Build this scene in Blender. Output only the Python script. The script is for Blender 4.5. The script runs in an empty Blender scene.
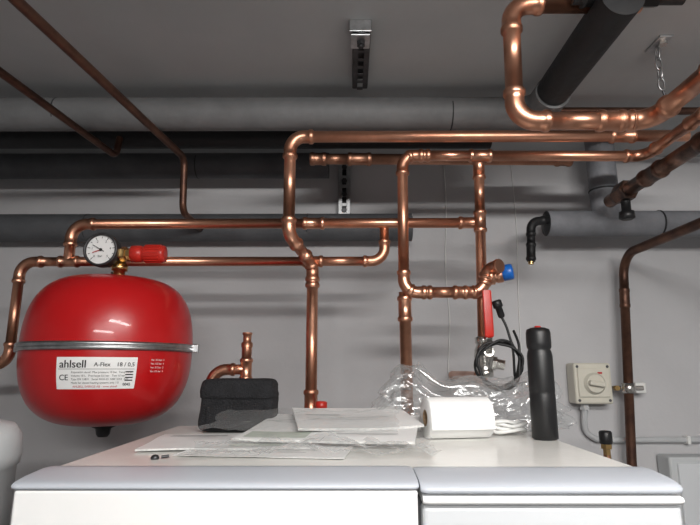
import bpy, bmesh, math, random
from mathutils import Vector, Matrix, noise, Quaternion
random.seed(4)
SC=bpy.context.scene
# ------------------------------------------------------------------ materials
def mat(name,col,rough=.5,metal=0,var=0.,vscale=8,bump=0.,bscale=60,col2=None,coat=0,spec=.5,rvar=0.):
    m=bpy.data.materials.new(name);m.use_nodes=True
    nt=m.node_tree;N=nt.nodes;L=nt.links;b=N['Principled BSDF']
    b.inputs['Base Color'].default_value=(*col,1);b.inputs['Roughness'].default_value=rough
    b.inputs['Metallic'].default_value=metal;b.inputs['Coat Weight'].default_value=coat
    b.inputs['Specular IOR Level'].default_value=spec
    tc=N.new('ShaderNodeTexCoord')
    if var>0 or col2 or rvar>0:
        n=N.new('ShaderNodeTexNoise');n.inputs['Scale'].default_value=vscale;n.inputs['Detail'].default_value=6
        n.inputs['Roughness'].default_value=.6
        L.new(tc.outputs['Object'],n.inputs['Vector'])
        r=N.new('ShaderNodeValToRGB');r.color_ramp.elements[0].position=.35;r.color_ramp.elements[1].position=.68
        c2=col2 if col2 else tuple(max(0,c*(1-var)) for c in col)
        r.color_ramp.elements[0].color=(*c2,1);r.color_ramp.elements[1].color=(*col,1)
        L.new(n.outputs['Fac'],r.inputs['Fac']);L.new(r.outputs['Color'],b.inputs['Base Color'])
        if rvar>0:
            mr=N.new('ShaderNodeMapRange');mr.inputs['To Min'].default_value=rough+rvar;mr.inputs['To Max'].default_value=rough
            mr.inputs['From Min'].default_value=.35;mr.inputs['From Max'].default_value=.65
            L.new(n.outputs['Fac'],mr.inputs['Value']);L.new(mr.outputs['Result'],b.inputs['Roughness'])
    if bump>0:
        n2=N.new('ShaderNodeTexNoise');n2.inputs['Scale'].default_value=bscale;n2.inputs['Detail'].default_value=5
        L.new(tc.outputs['Object'],n2.inputs['Vector'])
        bp=N.new('ShaderNodeBump');bp.inputs['Strength'].default_value=bump;bp.inputs['Distance'].default_value=.004
        L.new(n2.outputs['Fac'],bp.inputs['Height']);L.new(bp.outputs['Normal'],b.inputs['Normal'])
    return m
M={}
M['copper']=mat('copper',(.76,.40,.27),.28,1,vscale=14,col2=(.54,.26,.165),rvar=.14)
M['copper_old']=mat('aged_copper',(.56,.29,.19),.36,1,vscale=20,col2=(.34,.17,.11),rvar=.1)
M['copper_brown']=mat('oxidised_copper',(.17,.085,.055),.45,.75,vscale=25,col2=(.08,.04,.03))
M['bronze']=mat('dark_bronze',(.30,.17,.12),.35,1,vscale=30,col2=(.07,.05,.045))
M['brass']=mat('brass',(.72,.48,.2),.28,1,var=.3,vscale=30)
M['nickel']=mat('nickel',(.72,.70,.66),.25,1,var=.2,vscale=30)
M['galv']=mat('galvanised_steel',(.60,.61,.62),.35,1,var=.35,vscale=60)
M['galv_dark']=mat('dark_steel',(.10,.10,.105),.45,.8,var=.4,vscale=60)
M['red']=mat('red_enamel',(.52,.007,.009),.32,0,var=.12,vscale=3,coat=.2,bump=.02,bscale=30)
M['redplastic']=mat('red_plastic',(.60,.03,.02),.35,var=.2,vscale=40)
M['blueplastic']=mat('blue_plastic',(.01,.14,.55),.35,var=.2,vscale=40)
M['insul']=mat('grey_pipe_foam',(.17,.172,.175),.6,0,var=.25,vscale=14,bump=.25,bscale=90)
M['insul_light']=mat('light_pipe_foam',(.24,.245,.265),.6,0,var=.3,vscale=14,bump=.3,bscale=90)
M['insul_dark']=mat('black_pipe_foam',(.016,.017,.019),.6,0,var=.3,vscale=20,bump=.3,bscale=80)
M['insul_mid']=mat('mid_pipe_foam',(.10,.104,.112),.6,0,var=.3,vscale=16,bump=.3,bscale=80)
M['black']=mat('black_plastic',(.012,.012,.013),.42,var=.2,vscale=30)
M['rubber']=mat('black_rubber',(.01,.01,.011),.5,var=.2,vscale=30)
M['fabric']=mat('black_nylon',(.014,.014,.017),.8,var=.4,vscale=60,bump=.9,bscale=400)
M['white']=mat('white_enamel',(.88,.88,.87),.35,var=.03,vscale=4,bump=.02,bscale=150)
M['topwhite']=mat('dusty_white_enamel',(.88,.87,.84),.25,vscale=7,col2=(.79,.78,.74),bump=.04,bscale=120)
M['trimgrey']=mat('grey_plastic_trim',(.50,.53,.58),.35,var=.05,vscale=4)
M['trimgrey2']=mat('light_grey_plastic',(.64,.66,.68),.35,var=.05,vscale=4)
M['seam']=mat('seam_dark',(.08,.08,.085),.6,var=.2)
M['paper']=mat('paper',(.90,.90,.89),.5,var=.03,vscale=20)
M['papergreen']=mat('printed_sage',(.62,.67,.60),.5,var=.15,vscale=60)
M['papergrey']=mat('page_edges',(.72,.72,.70),.7,var=.3,vscale=200)
M['print']=mat('grey_print',(.55,.56,.56),.6,var=.3,vscale=120)
M['ink']=mat('black_ink',(.015,.015,.015),.6,var=.1)
M['inkred']=mat('red_ink',(.5,.02,.02),.6,var=.1)
M['card']=mat('cardboard',(.33,.22,.13),.8,var=.3,vscale=60)
M['beige']=mat('beige_plastic',(.66,.63,.54),.4,var=.08,vscale=20)
M['cable']=mat('grey_conduit',(.50,.51,.52),.5,var=.1,vscale=20)
M['whitecable']=mat('white_cable',(.78,.78,.76),.4,var=.08,vscale=20)
M['tank']=mat('pale_grey_jacket',(.55,.57,.58),.5,var=.08,vscale=8,bump=.05,bscale=40)
M['wall']=mat('painted_wall',(.55,.545,.555),.85,0,vscale=2.2,col2=(.48,.475,.485),bump=.12,bscale=70)
M['ceil']=mat('painted_ceiling',(.47,.48,.485),.85,0,vscale=2.5,col2=(.40,.41,.415),bump=.08,bscale=60)
M['floor']=mat('concrete_floor',(.33,.32,.31),.8,0,vscale=3,col2=(.26,.26,.25),bump=.4,bscale=50)
m=bpy.data.materials.new('lamp_tube');m.use_nodes=True
b=m.node_tree.nodes['Principled BSDF'];b.inputs['Base Color'].default_value=(1,1,1,1)
b.inputs['Emission Color'].default_value=(1,.98,.95,1);b.inputs['Emission Strength'].default_value=7
M['tube']=m
def film(name,op,gl_amt,edge=.35):
    m=bpy.data.materials.new(name);m.use_nodes=True;nt=m.node_tree;N=nt.nodes;L=nt.links
    N.remove(N['Principled BSDF']);out=N['Material Output']
    tr=N.new('ShaderNodeBsdfTransparent');tr.inputs['Color'].default_value=(.98,.985,.985,1)
    gl=N.new('ShaderNodeBsdfGlossy');gl.inputs['Roughness'].default_value=.14
    df=N.new('ShaderNodeBsdfDiffuse');df.inputs['Color'].default_value=(.92,.93,.93,1)
    tl=N.new('ShaderNodeBsdfTranslucent');tl.inputs['Color'].default_value=(.92,.93,.93,1)
    md=N.new('ShaderNodeMixShader');md.inputs[0].default_value=.4
    L.new(df.outputs[0],md.inputs[1]);L.new(tl.outputs[0],md.inputs[2])
    lw=N.new('ShaderNodeLayerWeight');lw.inputs['Blend'].default_value=.4
    m1=N.new('ShaderNodeMixShader')
    mp=N.new('ShaderNodeMath');mp.operation='MULTIPLY_ADD';mp.inputs[1].default_value=edge;mp.inputs[2].default_value=op
    L.new(lw.outputs['Facing'],mp.inputs[0]);L.new(mp.outputs[0],m1.inputs[0])
    L.new(tr.outputs[0],m1.inputs[1]);L.new(md.outputs[0],m1.inputs[2])
    m2=N.new('ShaderNodeMixShader');m2.inputs[0].default_value=gl_amt
    L.new(m1.outputs[0],m2.inputs[1]);L.new(gl.outputs[0],m2.inputs[2])
    L.new(m2.outputs[0],out.inputs['Surface']);return m
M['film']=film('clear_plastic_film',.05,.15)
M['film2']=film('clear_sleeve_film',.02,.12,.18)

# ------------------------------------------------------------------ mesh builder
def V(*a):return Vector(a)
class B:
    def __init__(s,name):
        s.name=name;s.bm=bmesh.new();s.slots=[]
    def mi(s,k):
        if k not in s.slots:s.slots.append(k)
        return s.slots.index(k)
    def face(s,vs,i,sm=True):
        try:
            f=s.bm.faces.new(vs);f.material_index=i;f.smooth=sm;return f
        except ValueError:return None
    def rings(s,rings,k,cap=True,closed=False,sm=True):
        i=s.mi(k);R=[[s.bm.verts.new(p) for p in r] for r in rings];n=len(R[0])
        rng=range(len(R)) if closed else range(len(R)-1)
        for a in rng:
            r0=R[a];r1=R[(a+1)%len(R)]
            for j in range(n):s.face((r0[j],r0[(j+1)%n],r1[(j+1)%n],r1[j]),i,sm)
        if cap and not closed:
            for r in (rings[0],rings[-1]):
                s.face([s.bm.verts.new(p) for p in r],i,False)
    def lathe(s,prof,k,loc=(0,0,0),axis=(0,0,1),seg=32,cap=True,sm=True,sx=1,sy=1):
        q=Vector((0,0,1)).rotation_difference(Vector(axis).normalized());loc=Vector(loc)
        rg=[]
        for r,z in prof:
            r=max(r,1e-5)
            rg.append([loc+q@Vector((r*sx*math.cos(2*math.pi*j/seg),r*sy*math.sin(2*math.pi*j/seg),z)) for j in range(seg)])
        s.rings(rg,k,cap,sm=sm)
    def box(s,c,size,k,bev=.0,rot=None,seg=2,sm=False):
        i=s.mi(k);t=bmesh.new();bmesh.ops.create_cube(t,size=1)
        bmesh.ops.scale(t,vec=size,verts=t.verts)
        if bev>0:bmesh.ops.bevel(t,geom=t.edges[:],offset=bev,segments=seg,profile=.5,affect='EDGES')
        Rm=rot.to_matrix() if isinstance(rot,Quaternion) else (rot or Matrix.Identity(3))
        s.merge(t,lambda p:Vector(c)+Rm@p,i,sm)
    def merge(s,t,fn,i,sm):
        mp={}
        for v in t.verts:mp[v]=s.bm.verts.new(fn(v.co))
        for f in t.faces:s.face([mp[v] for v in f.verts],i,sm)
        t.free()
    def grid(s,fn,nu,nv,k,sm=True):
        i=s.mi(k);G=[[s.bm.verts.new(fn(a/nu,b/nv)) for b in range(nv+1)] for a in range(nu+1)]
        for a in range(nu):
            for b in range(nv):s.face((G[a][b],G[a+1][b],G[a+1][b+1],G[a][b+1]),i,sm)
    def pipe(s,pts,r,k='copper',bend=.03,fit=True,coup=(),seg=20,fm=.006,bulge=1.12,bead=1.36,ends=False):
        P=[Vector(p) for p in pts];dense=[P[0]];bends=[]
        bl=[bend]*len(P) if not isinstance(bend,(list,tuple)) else bend
        for a in range(1,len(P)-1):
            d0=(P[a]-P[a-1]).normalized();d1=(P[a+1]-P[a]).normalized();ang=d0.angle(d1)
            if ang<.03:dense.append(P[a]);continue
            t=min(bl[a]*math.tan(ang/2),(P[a]-P[a-1]).length*.48,(P[a+1]-P[a]).length*.48)
            rad=t/math.tan(ang/2);A=P[a]-d0*t
            nrm=(d1-d0*d0.dot(d1)).normalized();C=A+nrm*rad
            i0=len(dense);n=10
            ax=d0.cross(nrm)
            for q in range(n+1):
                dense.append(C+Quaternion(ax,ang*q/n)@(A-C))
            bends.append((i0,len(dense)-1,ang))
        dense.append(P[-1])
        S=[0]
        for a in range(1,len(dense)):S.append(S[-1]+(dense[a]-dense[a-1]).length)
        T=S[-1]
        def ev(x):
            x=min(max(x,0),T)
            for a in range(1,len(S)):
                if x<=S[a]+1e-9:
                    l=S[a]-S[a-1];f=(x-S[a-1])/l if l>1e-9 else 0
                    return dense[a-1].lerp(dense[a],f)
            return dense[-1]
        feats=[];
        def fitting(x0,x1):
            bw=max(.0035,r*.45)
            feats.append((x0,x1,r*bulge))
            for e in (x0,x1-bw*2):
                feats.append((e,e+bw*2,-1,bw))
        if fit:
            for i0,i1,an in bends:
                if an>.2:fitting(S[i0]-fm-r*1.0,S[i1]+fm+r*1.0)
        for c in coup:
            c=Vector(c);best=min(range(0,1600),key=lambda q:(ev(T*q/1599)-c).length);x=T*best/1599
            fitting(x-r*2.2,x+r*2.2)
        if ends:
            fitting(0,r*3);fitting(T-r*3,T)
        st=set(S)
        for f in feats:
            if f[2]>0:
                for e in f[:2]:st.add(e-2e-4);st.add(e+2e-4)
            else:
                for q in range(7):st.add(f[0]+(f[1]-f[0])*q/6)
        st=sorted(x for x in st if -1e-6<=x<=T+1e-6)
        o=[st[0]]
        for x in st[1:]:
            if x-o[-1]>1e-4:o.append(x)
        def rad(x):
            v=r
            for f in feats:
                if f[0]<=x<=f[1]:
                    if f[2]>0:v=max(v,f[2])
                    else:
                        u=(x-f[0])/(f[1]-f[0]);v=max(v,r*(1+(bead-1)*math.sqrt(max(0,1-(2*u-1)**4))))
            return v
        s.sweep([ev(x) for x in o],[rad(x) for x in o],k,seg)
    def sweep(s,pts,rad,k,seg=16):
        n=len(pts)
        if not isinstance(rad,(list,tuple)):rad=[rad]*n
        T=[]
        for a in range(n):
            p0=pts[max(a-1,0)];p1=pts[min(a+1,n-1)];d=(p1-p0)
            T.append(d.normalized() if d.length>1e-9 else T[-1])
        u=T[0].orthogonal().normalized();rg=[]
        for a in range(n):
            if a>0:
                q=T[a-1].rotation_difference(T[a]);u=q@u
            u=(u-T[a]*u.dot(T[a])).normalized();w=T[a].cross(u)
            rg.append([pts[a]+rad[a]*(u*math.cos(2*math.pi*j/seg)+w*math.sin(2*math.pi*j/seg)) for j in range(seg)])
        s.rings(rg,k,True)
    def text(s,txt,size,k,fn,extr=0):
        cu=bpy.data.curves.new('t','FONT');cu.body=txt;cu.size=size;cu.resolution_u=3
        ob=bpy.data.objects.new('t',cu);SC.collection.objects.link(ob)
        dg=bpy.context.evaluated_depsgraph_get();me=bpy.data.meshes.new_from_object(ob.evaluated_get(dg))
        t=bmesh.new();t.from_mesh(me);s.merge(t,fn,s.mi(k),False)
        bpy.data.objects.remove(ob);bpy.data.meshes.remove(me)
    def done(s,recalc=True):
        if recalc:bmesh.ops.recalc_face_normals(s.bm,faces=s.bm.faces[:])
        me=bpy.data.meshes.new(s.name);s.bm.to_mesh(me);s.bm.free()
        for k in s.slots:me.materials.append(M[k])
        ob=bpy.data.objects.new(s.name,me);SC.collection.objects.link(ob);return ob
def spline(P,n=10):
    P=[Vector(p) for p in P];o=[]
    for a in range(len(P)-1):
        p0=P[max(a-1,0)];p1=P[a];p2=P[a+1];p3=P[min(a+2,len(P)-1)]
        for q in range(n):
            t=q/n
            o.append(.5*((2*p1)+(p2-p0)*t+(2*p0-5*p1+4*p2-p3)*t*t+(3*p1-p0-3*p2+p3)*t**3))
    o.append(P[-1]);return o

# ------------------------------------------------------------------ room shell
CZ=2.385;WY=1.25
def slab(n,c,sz,k):
    b=B(n);b.box(c,sz,k);return b.done()
slab('floor',(0,-.4,-.05),(3.6,3.7,.1),'floor')
slab('ceiling',(0,-.4,CZ+.05),(3.6,3.7,.1),'ceil')
slab('wall_back',(0,WY+.05,CZ/2),(3.6,.1,CZ),'wall')
slab('wall_left',(-1.65,-.4,CZ/2),(.1,3.2,CZ),'wall')
slab('wall_right',(1.65,-.4,CZ/2),(.1,3.2,CZ),'wall')
slab('wall_front',(0,-2.1,CZ/2),(3.2,.1,CZ),'wall')

# ------------------------------------------------------------------ heat pump cabinet
X0,X1,YB,TZ=-.291,.282,.925,1.765
b=B('heat_pump_cabinet')
xc=(X0+X1)/2;w=X1-X0
b.box((xc,(.50+YB)/2,(TZ-.003)/2+.02),(w-.004,YB-.50,TZ-.043),'white',.004)
b.box((xc,(.520+YB)/2,TZ-.0075),(w,YB-.520,.015),'topwhite',.003,seg=3)
for sx in(-1,1):
    for yy in(.55,.86):b.lathe([(.02,0),(.02,.03)],'black',loc=(xc+sx*.24,yy,0))
def lip(x0,x1,prof,k,r=.006):
    rg=[]
    cy=sum(p[0] for p in prof)/len(prof);cz=sum(p[1] for p in prof)/len(prof)
    for x,s in((x0,.78),(x0+r*.35,.94),(x0+r,1),(x1-r,1),(x1-r*.35,.94),(x1,.78)):
        rg.append([V(x,cy+(p[0]-cy)*(1-(1-s)*.35),cz+(p[1]-cz)*(1-(1-s)*.6)) for p in prof])
    b.rings(rg,k)
pL=[(.531,1.7600),(.531,1.7675),(.529,1.7690),(.520,1.7693),(.490,1.7672),(.478,1.7655),(.4725,1.7642),(.4700,1.7622),(.4705,1.7600)]
lip(-.2865,.0582,pL,'trimgrey')
pR=[(.531,1.7570),(.531,1.7670),(.529,1.7682),(.520,1.7686),(.492,1.7666),(.479,1.7648),(.4715,1.7625),(.4690,1.7600),(.4695,1.7570)]
lip(.0596,.2805,pR,'trimgrey')
lip(.0612,.2790,[(.50,1.7485),(.50,1.7552),(.476,1.7552),(.4685,1.7537),(.4670,1.7512),(.4690,1.7485)],'white')
b.box(((-.284+.058)/2,.4815,.890),(.284+.058-.002,.021,1.738),'white',.002,seg=3)
b.box(((.061+.279)/2,.483,.8855),(.279-.061,.021,1.723),'trimgrey2',.004,seg=3)
b.box((xc,.497,.9),(w-.01,.02,1.70),'seam')
b.box((.17,.4715,1.45),(.13,.004,.09),'black',.002)
b.done()
b=B('screw');b.lathe([(.004,0),(.0045,.002),(.003,.0042),(.001,.0048)],'galv_dark',loc=(-.208,.590,TZ));
b.lathe([(.0016,0),(.0016,.008)],'galv_dark',loc=(-.202,.592,TZ+.002),axis=(1,.3,.1),seg=10);b.done()

# ------------------------------------------------------------------ insulated pipes
def ins(name,pts,r,k,bend=.06,seams=()):
    b=B(name);b.pipe(pts,r,k,bend=bend,fit=False,seg=32)
    for p,ax in seams:
        b.lathe([(r*1.001,-.0012),(r*1.008,-.0009),(r*1.008,.0009),(r*1.001,.0012)],'insul_dark',loc=p,axis=ax,cap=False)
    return b.done()
ins('insulated_pipe',[(-1.59,.92,2.330),(.355,.92,2.333),(.355,.84,2.333)],.031,'insul',bend=.05,seams=[((-.55,.92,2.332),(1,0,0)),((.19,.92,2.332),(1,0,0))])
ins('insulated_pipe',[(.355,.838,2.335),(.355,.60,2.335)],.0285,'insul_dark')
ins('insulated_pipe',[(-1.59,1.05,2.342),(.30,1.05,2.342)],.021,'insul_dark')
ins('insulated_pipe',[(-1.59,1.175,2.328),(-.05,1.175,2.331)],.030,'insul_mid',seams=[((-.36,1.175,2.330),(1,0,0))])
ins('insulated_pipe',[(-1.59,1.205,2.185),(.146,1.205,2.188)],.033,'insul_mid',seams=[((-.62,1.205,2.187),(1,0,0)),((-.1,1.205,2.188),(1,0,0))])
b=B('insulated_pipe')
b.pipe([(.445,1.15,2.182),(1.59,1.15,2.182)],.029,'insul_light',fit=False,seg=32)
b.pipe([(.583,1.15,2.185),(.583,1.15,2.384)],.031,'insul_light',fit=False,seg=32)
b.lathe([(.0295,-.002),(.0305,-.0015),(.0305,.0015),(.0295,.002)],'insul_dark',loc=(.70,1.15,2.182),axis=(1,0,0),cap=False)
b.lathe([(.0315,-.002),(.0325,-.0015),(.0325,.0015),(.0315,.002)],'insul_dark',loc=(.583,1.15,2.26),cap=False)
b.lathe([(.006,-.004),(.028,0),(.029,.004)],'insul_dark',loc=(.444,1.15,2.182),axis=(1,0,0))
b.done()
b=B('black_hose_elbow')
b.pipe([(.444,1.13,2.184),(.400,1.12,2.178),(.394,1.12,2.088)],.0088,'rubber',bend=.022,coup=[(.394,1.12,2.110)],bulge=1.1,bead=1.22)
b.lathe([(.006,0),(.006,.008)],'brass',loc=(.394,1.12,2.082));b.done()

# ------------------------------------------------------------------ copper pipes
b=B('copper_pipe')   # large upper bend
b.pipe([(.40,.64,2.352),(.2215,.64,2.352),(.2175,.64,2.179),(.3955,.64,2.179),(.3955,-2.04,2.179)],.0115,bend=.027,coup=[(.35,.64,2.179),(.3955,.50,2.179)],bead=1.28)
b.done()
b=B('copper_pipe')   # upper header dropping to cabinet
b.pipe([(.62,.90,2.279),(-.1095,.90,2.277),(-.1085,.90,2.092),(-.070,.965,2.050),(-.069,.965,1.55)],.0105,bend=.026,coup=[(.50,.90,2.279),(-.069,.965,2.03),(-.069,.965,1.80)],bead=1.30)
b.done()
b=B('copper_pipe')   # second header, loop towards valve
b.pipe([(.556,-2.04,2.25),(.556,.93,2.252),(.0985,.93,2.253),(.0965,.93,1.993),(.236,.93,1.993),(.247,.925,2.035),(.262,.90,2.036)],.0098,bend=.024,coup=[(.245,.93,2.253),(.125,.93,1.993),(.205,.93,1.993),(.13,.93,2.253),(.556,.78,2.252)],bead=1.30)
b.done()
b=B('copper_pipe')   # riser below loop
b.pipe([(.0985,.942,1.995),(.101,.945,1.55)],.0105,coup=[(.099,.942,1.965)],bead=1.3)
b.done()
b=B('copper_pipe')   # upper run
b.pipe([(-.528,.965,2.056),(-.528,.965,2.129),(.246,.955,2.129)],.0095,bend=.028,coup=[(-.069,.96,2.129),(.225,.955,2.129)],bead=1.3)
b.done()
b=B('copper_pipe')   # lower run from vessel
b.pipe([(-1.0,.965,1.862),(-.617,.965,1.866),(-.617,.965,2.056),(.065,.965,2.057),(.065,.965,2.128)],.0088,bend=.026,coup=[(-.528,.965,2.056),(-.436,.965,2.056),(-.07,.965,2.057)],bead=1.3)
b.done()
b=B('copper_pipe')   # riser to valve
b.pipe([(.246,.945,2.255),(.237,.95,1.845),(.237,1.24,1.845)],.0095,bend=.02,coup=[(.246,.95,2.129),(.246,.945,2.232)],bead=1.3)
b.done()
b=B('copper_pipe')   # rear upper
b.pipe([(-.085,1.05,2.296),(.47,1.05,2.294)],.0115,'copper_old',coup=[(.02,1.05,2.296)],ends=True,bead=1.25)
b.done()
b=B('copper_pipe')   # thin stub loop behind pouch
b.pipe([(-.255,.98,1.60),(-.253,.98,1.858),(-.19,.98,1.858)],.0092,bend=.028,coup=[(-.253,.98,1.80)],bead=1.3)
b.pipe([(-.19,.98,1.60),(-.19,.98,1.905)],.0092,coup=[(-.19,.98,1.858),(-.19,.98,1.80)],bead=1.3)
b.lathe([(.0105,0),(.0105,.008),(.0075,.010),(.0075,.022),(.009,.023),(.009,.027)],'copper',loc=(-.19,.98,1.898));b.done()
b=B('copper_pipe')   # ceiling pipe
b.pipe([(-.56,-2.04,2.288),(-.398,.55,2.290),(-.345,1.03,2.290),(-.345,1.04,2.176),(-.345,1.17,2.176)],.0072,'copper_brown',bend=.022,fit=False)
b.done()
b=B('copper_pipe')   # ceiling pipe
b.pipe([(-.72,-2.04,2.289),(-.518,.706,2.290),(-.484,1.02,2.290),(-.484,1.03,2.335)],.0068,'copper_brown',bend=.02,fit=False)
b.done()
b=B('copper_pipe')   # right wall pipe
b.pipe([(.646,-2.04,2.112),(.638,1.2,2.12),(.610,1.2,1.66),(.606,1.2,.02)],.0100,'copper_brown',bend=.05,fit=False,coup=[(.632,1.2,2.02)],bulge=1.08,bead=1.15)
b.done()
b=B('copper_pipe')
b.pipe([(.385,.965,2.362),(1.59,.965,2.362)],.0075,'copper_brown',fit=False);b.done()
b=B('bronze_valve_pipe')
b.pipe([(.548,1.06,2.205),(.548,-2.04,2.205)],.0135,'bronze',fit=False,coup=[(.548,.90,2.205),(.548,.74,2.205)],bulge=1.12,bead=1.25)
b.lathe([(.018,-.02),(.021,-.018),(.021,.018),(.018,.02)],'bronze',loc=(.548,1.0,2.205),axis=(0,1,0),seg=6,sm=False)
b.lathe([(.009,0),(.009,.02),(.014,.021),(.015,.034),(.010,.037)],'black',loc=(.548,1.0,2.185),axis=(0,0,-1))
b.done()
b=B('black_shutoff_valve')
b.pipe([(.30,.625,2.350),(.45,.625,2.350)],.0085,'rubber',fit=False,coup=[(.33,.625,2.350),(.36,.625,2.350)],bulge=1.25,bead=1.5)
b.lathe([(.012,0),(.012,.03)],'black',loc=(.385,.625,2.350),axis=(1,0,0),seg=6,sm=False)
b.lathe([(.004,0),(.004,.016),(.018,.017),(.019,.022),(.014,.028)],'black',loc=(.40,.61,2.350),axis=(.2,-1,0),seg=12)
b.done()

# ------------------------------------------------------------------ expansion vessel
vx,vy,vz=-.428,.95,1.895
b=B('expansion_vessel')
R=.1405;top=.126;bot=.131
pr=[]
for q in range(0,29):
    a=math.pi/2*q/28;pr.append((R*math.cos(a)**.58,-bot*math.sin(a)**.80))
pr=pr[::-1]
for q in range(1,29):
    a=math.pi/2*q/28;pr.append((R*math.cos(a)**.48,top*math.sin(a)**.85))
b.lathe(pr,'red',loc=(vx,vy,vz),seg=96,cap=False)
b.lathe([(R,-.0065),(R+.004,-.0065),(R+.0055,-.004),(R+.0055,-.001),(R+.0035,0),(R+.0055,.001),(R+.0055,.004),(R+.004,.0065),(R,.0065)],'galv',loc=(vx,vy,vz),seg=96,cap=False)
for a in(-1.36,1.36+.3):
    p=V(vx+(R+.008)*math.sin(a),vy-(R+.008)*math.cos(a),vz)
    b.box(p,(.014,.012,.016),'galv',.002,rot=Quaternion((0,0,1),a))
b.box((vx,(vy+R+WY-.006)/2,vz),(.04,WY-.006-vy-R+.006,.012),'galv',.002)
b.box((vx,WY-.0045,vz),(.10,.006,.10),'galv',.002)
b.lathe([(.022,0),(.022,-.004),(.013,-.008),(.011,-.018),(.008,-.022)],'black',loc=(vx,vy,vz-bot+.002))
b.lathe([(.020,0),(.018,.004),(.011,.006),(.011,.014)],'nickel',loc=(vx,vy,vz+top-.002))
rr=R+.0008
a0,a1=math.radians(-7),math.radians(41);z0,z1=1.829,1.877
def surf_r(z):
    t=min(1,max(0,vz-z)/bot);a=math.asin(min(1,t**(1/.80)));return R*math.cos(a)**.58
def lab(ang,z,off):
    r=surf_r(z)+off;return V(vx+r*math.sin(ang),vy-r*math.cos(ang),z)
b.grid(lambda u,v:lab(a0+(a1-a0)*u,z0+(z1-z0)*v,.0008),24,8,'paper')
def put(txt,size,u,v,k='ink',bold=0):
    x0=(a1-a0)*u
    for o in ([0] if not bold else [0,.0003,.0006][:bold+1]):
        b.text(txt,size,k,lambda p:lab(a0+x0+(p.x+o)/rr,z0+(z1-z0)*v+p.y,.0013+o*.1))
put('ahlsell',.0165,.04,.67,bold=2);put('A-Flex',.0088,.47,.71,bold=1);put('18 / 0,5',.0088,.74,.71,bold=1)
put('CE',.012,.04,.28,bold=1)
for q,(t,u) in enumerate([('Expansion vessel  Max pressure 10 bar  Temp 99 C',.20),('Volume 18 L   Precharge 0,5 bar   Test 15 bar',.20),('Type EN 13831   Serial 4410-23  NRF 5052  A72',.20),('Made for closed heating systems only 1.5',.20)]):
    put(t,.0042,u,.50-.11*q)
put('AHLSELL SVERIGE AB - www.ahlsell',.0044,.22,.05,k='inkred');put('0045',.0060,.84,.10,bold=1)
def bar(u0,u1,v):b.grid(lambda u,q:lab(a0+(a1-a0)*(u0+(u1-u0)*u),z0+(z1-z0)*v+.0006*q,.0013),14,1,'ink')
bar(.03,.97,.62)
for q in range(4):
    b.grid(lambda u,w_:lab(a0+(a1-a0)*(.86+.10*u),z0+(z1-z0)*(.25+.09*q)+.0018*w_,.0013),3,1,'ink')
for q in range(4):
    b.text('Ver. 0.5 bar  %d'%(q+3),.0042,'paper',lambda p:lab(math.radians(50)+p.x/rr,1.872-.006*q+p.y,.0009))
b.done()

b=B('pressure_gauge')
gx,gy,gz=-.445,.914,2.068
b.lathe([(.0295,.0),(.0305,.002),(.0305,.020),(.0295,.0215),(.0265,.0215),(.0262,.017)],'galv_dark',loc=(gx,gy+.018,gz),axis=(0,-1,0),seg=48,cap=False)
b.lathe([(.001,0),(.030,0)],'galv_dark',loc=(gx,gy+.018,gz),axis=(0,-1,0),seg=48,cap=False)
b.lathe([(.0001,0),(.0268,0)],'paper',loc=(gx,gy+.0025,gz),axis=(0,-1,0),seg=48,cap=False)
for q in range(11):
    a=math.radians(225-27*q);c_,s_=math.cos(a),math.sin(a)
    rm=Quaternion((0,1,0),-a)
    b.box((gx+.0225*c_,gy+.0018,gz+.0225*s_),(.005 if q%2==0 else .003,.0004,.0009),'ink',rot=rm)
    if q%2==0:b.text(str(q//2),.006,'ink',lambda p:V(gx+.0165*c_+p.x-.0015,gy+.0015,gz+.0165*s_+p.y-.002))
b.text('bar',.006,'ink',lambda p:V(gx+p.x-.005,gy+.0015,gz+p.y-.0135))
a=math.radians(150);b.box((gx+.006*math.cos(a),gy+.0008,gz+.006*math.sin(a)),(.024,.0004,.0012),'ink',rot=Quaternion((0,1,0),-a))
a=math.radians(200);b.box((gx+.009*math.cos(a),gy+.0006,gz+.009*math.sin(a)),(.014,.0004,.0014),'inkred',rot=Quaternion((0,1,0),-a))
b.lathe([(.0025,0),(.0025,.002)],'ink',loc=(gx,gy+.001,gz),axis=(0,-1,0),seg=16)
b.lathe([(.008,0),(.008,.035)],'brass',loc=(gx,gy+.016,gz),axis=(0,1,-.2),seg=6,sm=False)
b.done()
b=B('safety_valve')
b.lathe([(.010,0),(.010,.012),(.014,.013),(.014,.024),(.010,.026),(.010,.046)],'brass',loc=(vx+.006,.945,2.022),seg=20)
b.lathe([(.009,0),(.009,.008),(.0135,.009),(.0135,.019),(.011,.020),(.011,.028)],'brass',loc=(vx+.002,.934,2.064),axis=(1,0,0),seg=6,sm=False)
b.lathe([(.012,.028),(.0155,.030),(.0155,.046),(.0140,.048),(.0140,.052),(.0160,.054),(.0160,.085),(.0150,.089),(.008,.090)],'redplastic',loc=(vx+.002,.934,2.064),axis=(1,0,0),seg=24)
for q in range(18):
    a=2*math.pi*q/18
    b.box((vx+.002+.069,.934+.016*math.cos(a),2.064+.016*math.sin(a)),(.028,.0022,.0022),'redplastic',rot=Quaternion((1,0,0),a))
b.done()
b=B('vent_knob')
b.lathe([(.006,0),(.006,.016),(.010,.017),(.0105,.030),(.007,.032)],'redplastic',loc=(-.050,.945,1.772),axis=(0,0,1),seg=16)
b.lathe([(.004,0),(.004,.02)],'brass',loc=(-.050,.945,1.780),axis=(-.5,1,0),seg=12);b.done()

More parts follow.
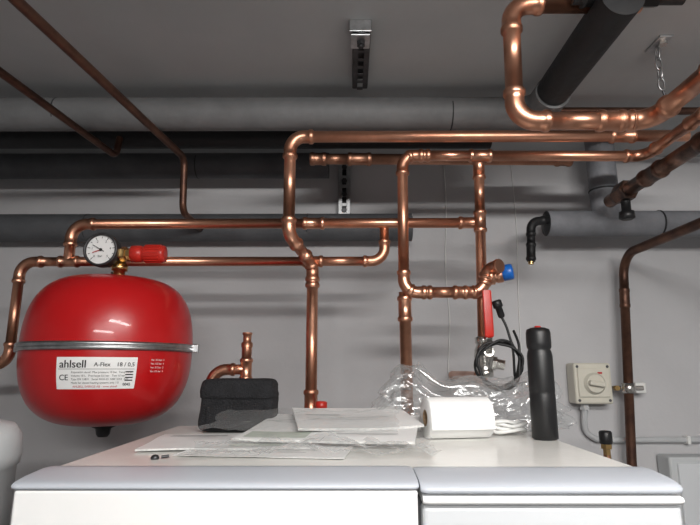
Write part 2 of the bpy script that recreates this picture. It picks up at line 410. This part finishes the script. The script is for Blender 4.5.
# ------------------------------------------------------------------ ball valve and cable
b=B('ball_valve')
b.lathe([(.011,0),(.011,.010),(.0155,.011),(.0155,.022),(.012,.023),(.014,.027),(.014,.036),(.011,.038)],'copper',loc=(.238,.935,2.020),axis=(1,-.35,.12),seg=20)
b.lathe([(.012,0),(.0145,.002),(.0145,.016),(.0130,.019),(.005,.020)],'blueplastic',loc=(.271,.922,2.026),axis=(1,-.35,.15),seg=12)
bx_=.2385
b.lathe([(.0105,-.036),(.015,-.034),(.015,-.024),(.012,-.022),(.0165,-.012),(.0175,0),(.0165,.012),(.012,.022),(.015,.024),(.015,.034),(.0105,.036)],'nickel',loc=(bx_,.948,1.880),seg=24)
b.lathe([(.007,0),(.007,.022),(.009,.023),(.009,.028)],'nickel',loc=(bx_+.002,.948,1.886),axis=(.0,-1,.1),seg=16)
b.lathe([(.012,0),(.012,.012),(.009,.013),(.009,.026)],'nickel',loc=(bx_+.009,.948,1.870),axis=(1,-.2,-.2),seg=6,sm=False)
lev=spline([(bx_+.002,.920,1.885),(bx_+.001,.913,1.905),(bx_+.001,.909,1.925),(bx_,.908,1.960),(bx_,.909,1.994)],8)
rg=[]
for q,p in enumerate(lev):
    f=q/(len(lev)-1);hw=.0055 if f<.35 else .0078;hw*=(1 if f<.97 else .85);th=.0014 if f<.35 else .0032
    rg.append([p+V(math.copysign(abs(math.cos(a))**.4,math.cos(a))*hw,math.copysign(abs(math.sin(a))**.4,math.sin(a))*th,0) for a in [2*math.pi*(j+.5)/16 for j in range(16)]])
b.rings(rg[:12],'nickel');b.rings(rg[11:],'redplastic')
b.done()
b=B('sensor_cable')
pts=[(.262,.912,1.950),(.270,.910,1.930),(.276,.908,1.905),(.284,.905,1.885)]
for q in range(0,36):
    a=math.radians(20-q*30);rr2=.037+.0035*math.sin(q*1.7)
    pts.append((.2500+rr2*math.cos(a),.897+.005*math.sin(q*.9),1.866+rr2*1.02*math.sin(a)))
pts+=[(.278,.905,1.845),(.288,.91,1.87),(.291,.915,1.90),(.288,.93,1.925)]
b.sweep(spline(pts,5),.0023,'rubber',8)
b.lathe([(.004,0),(.006,.003),(.006,.018),(.0085,.019),(.0085,.030),(.006,.032)],'black',loc=(.264,.912,1.946),axis=(-.3,0,1),seg=14)
b.done()

# ------------------------------------------------------------------ things on the cabinet
b=B('black_pouch')
def pouch(c,sz,k,n=5,seed=0):
    t=bmesh.new();bmesh.ops.create_cube(t,size=2);bmesh.ops.subdivide_edges(t,edges=t.edges[:],cuts=14,use_grid_fill=True)
    i=b.mi(k)
    def fn(p):
        l=(abs(p.x)**n+abs(p.y)**n+abs(p.z)**n)**(1/n);q=p/l
        d=noise.noise(q*2.2+V(seed,0,0))*.035
        tz=1-.08*(q.z+1)/2
        return V(c[0]+q.x*sz[0]*tz*(1+d),c[1]+q.y*sz[1]*tz*(1+d),c[2]+q.z*sz[2]*(1+d*(q.z>-.5)))
    b.merge(t,fn,i,True)
px_=-.172
pouch((px_,.852,TZ+.0395),(.0590,.036,.0385),'fabric',9)
pouch((px_,.850,TZ+.064),(.0590,.037,.0155),'fabric',8,3)
b.box((px_,.8135,TZ+.024),(.085,.003,.034),'fabric',.001)
b.done()

b=B('thermos_bottle')
bl=(.266,.748,TZ);e=.93
b.lathe([(r*e,z) for r,z in [(.015,0),(.0185,.002),(.0185,.060),(.0180,.062),(.0185,.064),(.0185,.112),(.0172,.118),(.0160,.121),(.0178,.124),(.0182,.130),(.0180,.144),(.0165,.149),(.0100,.1515),(.002,.152)]],'black',loc=bl,seg=40)
b.lathe([(.0045,0),(.0045,.003),(.003,.0035)],'redplastic',loc=(bl[0],bl[1],TZ+.1505),seg=16)
b.done()

def booklet(name,c,size,ang,th,k='paper',z0=TZ,slope=0,curl=.0,seed=0,extra=None,wave=.0015):
    b=B(name);ca,sa=math.cos(ang),math.sin(ang);W_,D_=size
    def P(u,v,h):
        x=(u-.5)*W_;y=(v-.5)*D_
        z=z0+h+slope*v+curl*(max(0,u-.6)**2+max(0,.3-u)**2)*4+wave*noise.noise(V(u*2,v*2,seed))+wave
        return V(c[0]+x*ca-y*sa,c[1]+x*sa+y*ca,z)
    b.grid(lambda u,v:P(u,v,th),16,16,k)
    b.grid(lambda u,v:P(u,v,0),16,16,k)
    for f in (lambda u,v:P(u,0,th*v),lambda u,v:P(u,1,th*v),lambda u,v:P(0,u,th*v),lambda u,v:P(1,u,th*v)):
        b.grid(f,16,3,'papergrey')
    for (u0,u1,v0,v1,kk) in (extra or []):
        b.grid(lambda u,v:P(u0+(u1-u0)*u,v0+(v1-v0)*v,th+.0005),8,4,kk)
    b.done(False)
b=B('folded_carton');b.box((.012,.862,TZ+.0075),(.12,.040,.015),'card',.002);b.done()
booklet('booklet',(-.155,.716),(.200,.145),.10,.0022,extra=[(.52,.95,.10,.32,'papergreen'),(.08,.45,.80,.83,'print'),(.08,.38,.70,.72,'print')])
booklet('booklet',(-.020,.755),(.225,.185),-.16,.0030,z0=TZ+.005,slope=.014,extra=[(.04,.40,.06,.26,'papergreen'),(.08,.6,.72,.735,'print'),(.08,.5,.62,.63,'print'),(.55,.9,.2,.22,'print')],seed=2,curl=.002)
booklet('booklet',(.004,.792),(.168,.150),.16,.0030,z0=TZ+.0135,slope=.015,extra=[(.1,.4,.6,.63,'print'),(.1,.8,.45,.46,'print'),(.1,.7,.38,.39,'print')],seed=5,curl=.005)
booklet('paper_sheet',(-.095,.640),(.19,.09),-.12,.0006,z0=TZ+.0002,wave=.001,seed=8,extra=[(.1,.8,.55,.565,'print'),(.1,.7,.45,.465,'print'),(.1,.75,.35,.365,'print')])

def crumple(name,c,size,ang,amp,k,base,seed,nu=90,nv=50,slope=0):
    b=B(name);ca,sa=math.cos(ang),math.sin(ang)
    def f(u,v):
        x=(u-.5)*size[0];y=(v-.5)*size[1]
        ed=1+.12*noise.noise(V(u*4,v*4,seed))
        x*=ed;y*=ed
        p=V(x*14,y*14,seed)
        h=abs(noise.noise(p))*1.0+abs(noise.noise(p*2.3))*.5+abs(noise.noise(p*5))*.18
        return V(c[0]+x*ca-y*sa,c[1]+x*sa+y*ca,base+.0012+amp*h+slope*v)
    b.grid(f,nu,nv,k);b.done(False)
crumple('plastic_sleeve',(-.040,.620),(.27,.085),.06,.020,'film',TZ+.003,3)
crumple('plastic_sleeve',(-.060,.735),(.25,.120),-.10,.008,'film2',TZ+.016,11,slope=.016)

b=B('plastic_bag')
t=bmesh.new();bmesh.ops.create_icosphere(t,subdivisions=6,radius=1)
def fn(p):
    q=p*1.9
    r=abs(noise.noise(q+V(3,1,2)))*.8+abs(noise.noise(q*2.0))*.30+abs(noise.noise(q*4.2))*.12
    s=.74+r*.60
    x=.192+p.x*.165*s
    y=.868+p.y*.050*min(s,1.0)
    hh=.058+.058*math.exp(-((x-.085)/.045)**2)+.016*math.exp(-((x-.19)/.03)**2)+.034*math.exp(-((x-.30)/.045)**2)
    z=TZ+.001+max(0,(p.z*s+.25))*hh
    return V(x,y,z)
b.merge(t,fn,b.mi('film'),True);b.done()

b=B('paper_roll')
rc=V(.148,.760,TZ+.0280);ax=V(1,.16,0).normalized();Rr=.0275;L2=.045
b.lathe([(.011,-L2),(Rr-.001,-L2),(Rr,-L2+.001),(Rr,L2-.001),(Rr-.001,L2),(.011,L2)],'paper',loc=rc,axis=ax,seg=48,cap=False)
b.lathe([(.0095,-L2),(.0112,-L2),(.0112,L2),(.0095,L2),(.0095,-L2)],'card',loc=rc,axis=ax,seg=32,cap=False)
sd=V(0,-1,0)-ax*ax.dot(V(0,-1,0));sd.normalize()
def tail(u,v):
    p=rc+ax*((u-.5)*2*L2*.985)
    a=math.radians(80-105*v)
    off=Rr+.0006+.004*max(0,v-.8)/.2
    return p+sd*math.cos(a)*off+V(0,0,1)*math.sin(a)*off
b.grid(tail,8,30,'paper');b.done()

b=B('white_cable')
pts=[]
for q in range(46):
    a=q*.55;rr2=.030+.006*math.sin(q*.8)
    pts.append((.222+rr2*1.0*math.cos(a),.800+rr2*.5*math.sin(a),TZ+.004+.00035*q+.002*math.sin(q*2.1)))
b.sweep(spline(pts,4),.0026,'whitecable',8);b.done()

# ------------------------------------------------------------------ right wall electrics
b=B('isolator_switch')
sx,sz=.545,1.827
b.box((sx,1.227,sz),(.084,.044,.090),'beige',.005,seg=3)
b.box((sx,1.204,sz+.002),(.070,.006,.064),'beige',.002)
b.lathe([(.024,0),(.024,.004),(.020,.005),(.0195,.010)],'beige',loc=(sx,1.203,sz),axis=(0,-1,0),seg=36)
b.box((sx,1.188,sz),(.034,.014,.011),'beige',.003,rot=Quaternion((0,1,0),.15))
for dx in(-1,1):
    for dz in(-1,1):b.lathe([(.0035,0),(.003,.002)],'seam',loc=(sx+dx*.034,1.206,sz+dz*.037),axis=(0,-1,0),seg=12)
b.box((sx+.014,1.2005,sz+.023),(.01,.001,.004),'inkred')
b.lathe([(.011,0),(.011,.006),(.009,.008),(.009,.014)],'cable',loc=(sx-.014,1.228,sz-.059),seg=6,sm=False)
b.done()
b=B('power_cable')
b.sweep(spline([(.531,1.228,1.775),(.529,1.232,1.745),(.533,1.238,1.722),(.548,1.24,1.708),(.575,1.24,1.702),(.70,1.24,1.702),(1.0,1.24,1.702),(1.58,1.24,1.702)],8),.0066,'cable',12)
for x in(.585,.76,1.0):b.box((x,1.239,1.702),(.008,.018,.018),'whitecable',.002)
b.done()
b=B('pipe_clamp')
cx_=.6195
b.box((cx_+.006,1.215,1.817),(.066,.016,.010),'nickel',.002)
b.lathe([(.0105,-.011),(.0145,-.011),(.0145,.011),(.0105,.011)],'nickel',loc=(cx_,1.2,1.817),seg=24,cap=False)
b.lathe([(.006,0),(.006,.010)],'brass',loc=(cx_-.024,1.21,1.817),axis=(0,-1,0),seg=6,sm=False)
b.box((cx_+.036,1.231,1.817),(.024,.034,.024),'whitecable',.003)
b.lathe([(.004,0),(.004,.004)],'galv_dark',loc=(cx_+.036,1.216,1.817),axis=(0,-1,0),seg=12)
b.done()
b=B('drain_valve')
b.lathe([(.011,0),(.0125,.002),(.0125,.022),(.0105,.025),(.004,.026)],'black',loc=(.512,1.10,1.712),seg=20)
b.lathe([(.0075,0),(.0075,.02),(.011,.021),(.011,.032),(.008,.034)],'brass',loc=(.512,1.10,1.682),seg=6,sm=False)
b.pipe([(.512,1.10,1.692),(.512,1.10,1.62),(.512,1.245,1.62)],.007,'copper_old',bend=.015)
b.done()

def strut(name,c,length,wd,dp,along,face,k):
    b=B(name);al=Vector(along);fc=Vector(face);cr=al.cross(fc);c=Vector(c)
    Rm=Matrix((cr,al,fc)).transposed()
    def bx(x,y,z,sx_,sy_,sz_,kk=k):b.box(c+cr*x+al*y+fc*z,(sx_,sy_,sz_),kk,.0006,rot=Rm)
    bx(-wd/2,0,-dp/2,.002,length,dp);bx(wd/2,0,-dp/2,.002,length,dp)
    bx(-wd*.34,0,0,wd*.32,length,.002);bx(wd*.34,0,0,wd*.32,length,.002)
    bx(0,0,-dp+.001,wd,length,.002,'galv_dark')
    n=int(length/.022)
    for q in range(n+1):bx(0,-length/2+length*q/n,0,wd*.4,.008,.002)
    return b,bx
b,bx=strut('mounting_rail',(.0180,.80,CZ-.022),.16,.026,.021,(0,1,0),(0,0,-1),'galv_dark')
b.box((.016,.718,CZ-.010),(.034,.004,.020),'galv',.001)
b.box((.016,.735,CZ-.0245),(.030,.036,.003),'galv',.001)
b.lathe([(.007,0),(.007,.006)],'galv_dark',loc=(.017,.735,CZ-.026),axis=(0,0,-1),seg=6,sm=False)
b.lathe([(.004,0),(.004,.010)],'galv_dark',loc=(.017,.735,CZ-.026),axis=(0,0,-1),seg=12)
b.done()
b,bx=strut('mounting_rail',(-.014,1.222,2.285),.165,.028,.021,(0,0,1),(0,-1,0),'galv')
for z in (2.345,2.31,2.275,2.235):b.lathe([(.0065,0),(.0065,.006)],'galv_dark',loc=(-.014,1.221,z),axis=(0,-1,0),seg=6,sm=False)
b.done()
b=B('pipe_hanger')
b.box((.508,.775,CZ-.002),(.022,.045,.004),'galv',.001)
b.lathe([(.007,0),(.007,.007)],'nickel',loc=(.508,.765,CZ-.004),axis=(0,0,-1),seg=6,sm=False)
for q in range(4):
    cz_=CZ-.016-q*.018
    pts=[V(.508+(.005*math.cos(a) if q%2 else 0),.782+(0 if q%2 else .005*math.cos(a)),cz_+.011*math.sin(a)) for a in [2*math.pi*j/20 for j in range(21)]]
    b.sweep(pts,.0016,'galv',8)
b.lathe([(.0018,0),(.0018,.03)],'galv_dark',loc=(.510,.784,CZ-.078),axis=(.25,.1,-1),seg=8)
b.done()
b=B('sensor_wire')
b.sweep(spline([(.235,1.246,2.384),(.238,1.246,2.25),(.231,1.246,2.1),(.236,1.246,1.97),(.229,1.246,1.86),(.235,1.24,1.80)],8),.0011,'whitecable',6);b.done()
b=B('sensor_wire')
b.sweep(spline([(.405,1.247,2.384),(.409,1.247,2.2),(.402,1.247,2.0),(.401,1.247,1.80)],8),.0008,'whitecable',6);b.done()

# ------------------------------------------------------------------ neighbouring appliances
b=B('water_tank')
b.lathe([(.085,.02),(.088,.03),(.088,1.752),(.091,1.754),(.092,1.765),(.090,1.785),(.082,1.797),(.060,1.803),(.03,1.806),(.001,1.807)],'tank',loc=(-.463,.60,0),seg=64)
b.lathe([(.082,0),(.082,.03)],'black',loc=(-.463,.60,0),seg=32)
b.done()
b=B('electrical_cabinet')
b.box((.865,1.222,1.35),(.35,.050,.644),'tank',.005,seg=3)
b.box((.868,1.196,1.35),(.325,.008,.62),'trimgrey2',.003)
b.box((.705,1.190,1.45),(.010,.010,.05),'galv_dark',.003)
b.done()

# ------------------------------------------------------------------ lighting
def lampfix(c,l,strength,tilt,zrot=0):
    b=B('fluorescent_or_fill_lamp')
    b.box((c[0],c[1],CZ-.02),(l,.12,.04),'white',.006)
    b.lathe([(.013,-l/2+.02),(.013,l/2-.02)],'tube',loc=(c[0],c[1],CZ-.060),axis=(1,0,0),seg=16)
    for s in(-1,1):b.box((c[0]+s*(l/2-.012),c[1],CZ-.055),(.02,.04,.045),'white',.004)
    b.done()
    li=bpy.data.lights.new('lamp','AREA');li.shape='RECTANGLE';li.size=l;li.size_y=.08;li.energy=strength;li.color=(1,.985,.96)
    ob=bpy.data.objects.new('lamp_light',li);ob.location=(c[0],c[1],CZ-.085);SC.collection.objects.link(ob)
    ob.rotation_euler=(math.radians(tilt),0,math.radians(zrot))
lampfix((.36,-.12),.8,13,22,0)
lampfix((.25,-1.3),1.2,19,45,0)  # fill: extra fixture added out of view to brighten and even the room light
wd=bpy.data.worlds.new('World');SC.world=wd;wd.use_nodes=True
wd.node_tree.nodes['Background'].inputs['Color'].default_value=(.6,.65,.7,1);wd.node_tree.nodes['Background'].inputs['Strength'].default_value=.3

cam=bpy.data.cameras.new('Camera');co=bpy.data.objects.new('Camera',cam);SC.collection.objects.link(co)
co.location=(0,0,1.86);co.rotation_euler=(math.radians(101.4),0,0);cam.lens=27;cam.sensor_width=36;cam.clip_start=.02
SC.camera=co
SC.view_settings.view_transform='Standard';SC.view_settings.look='None';SC.view_settings.exposure=0
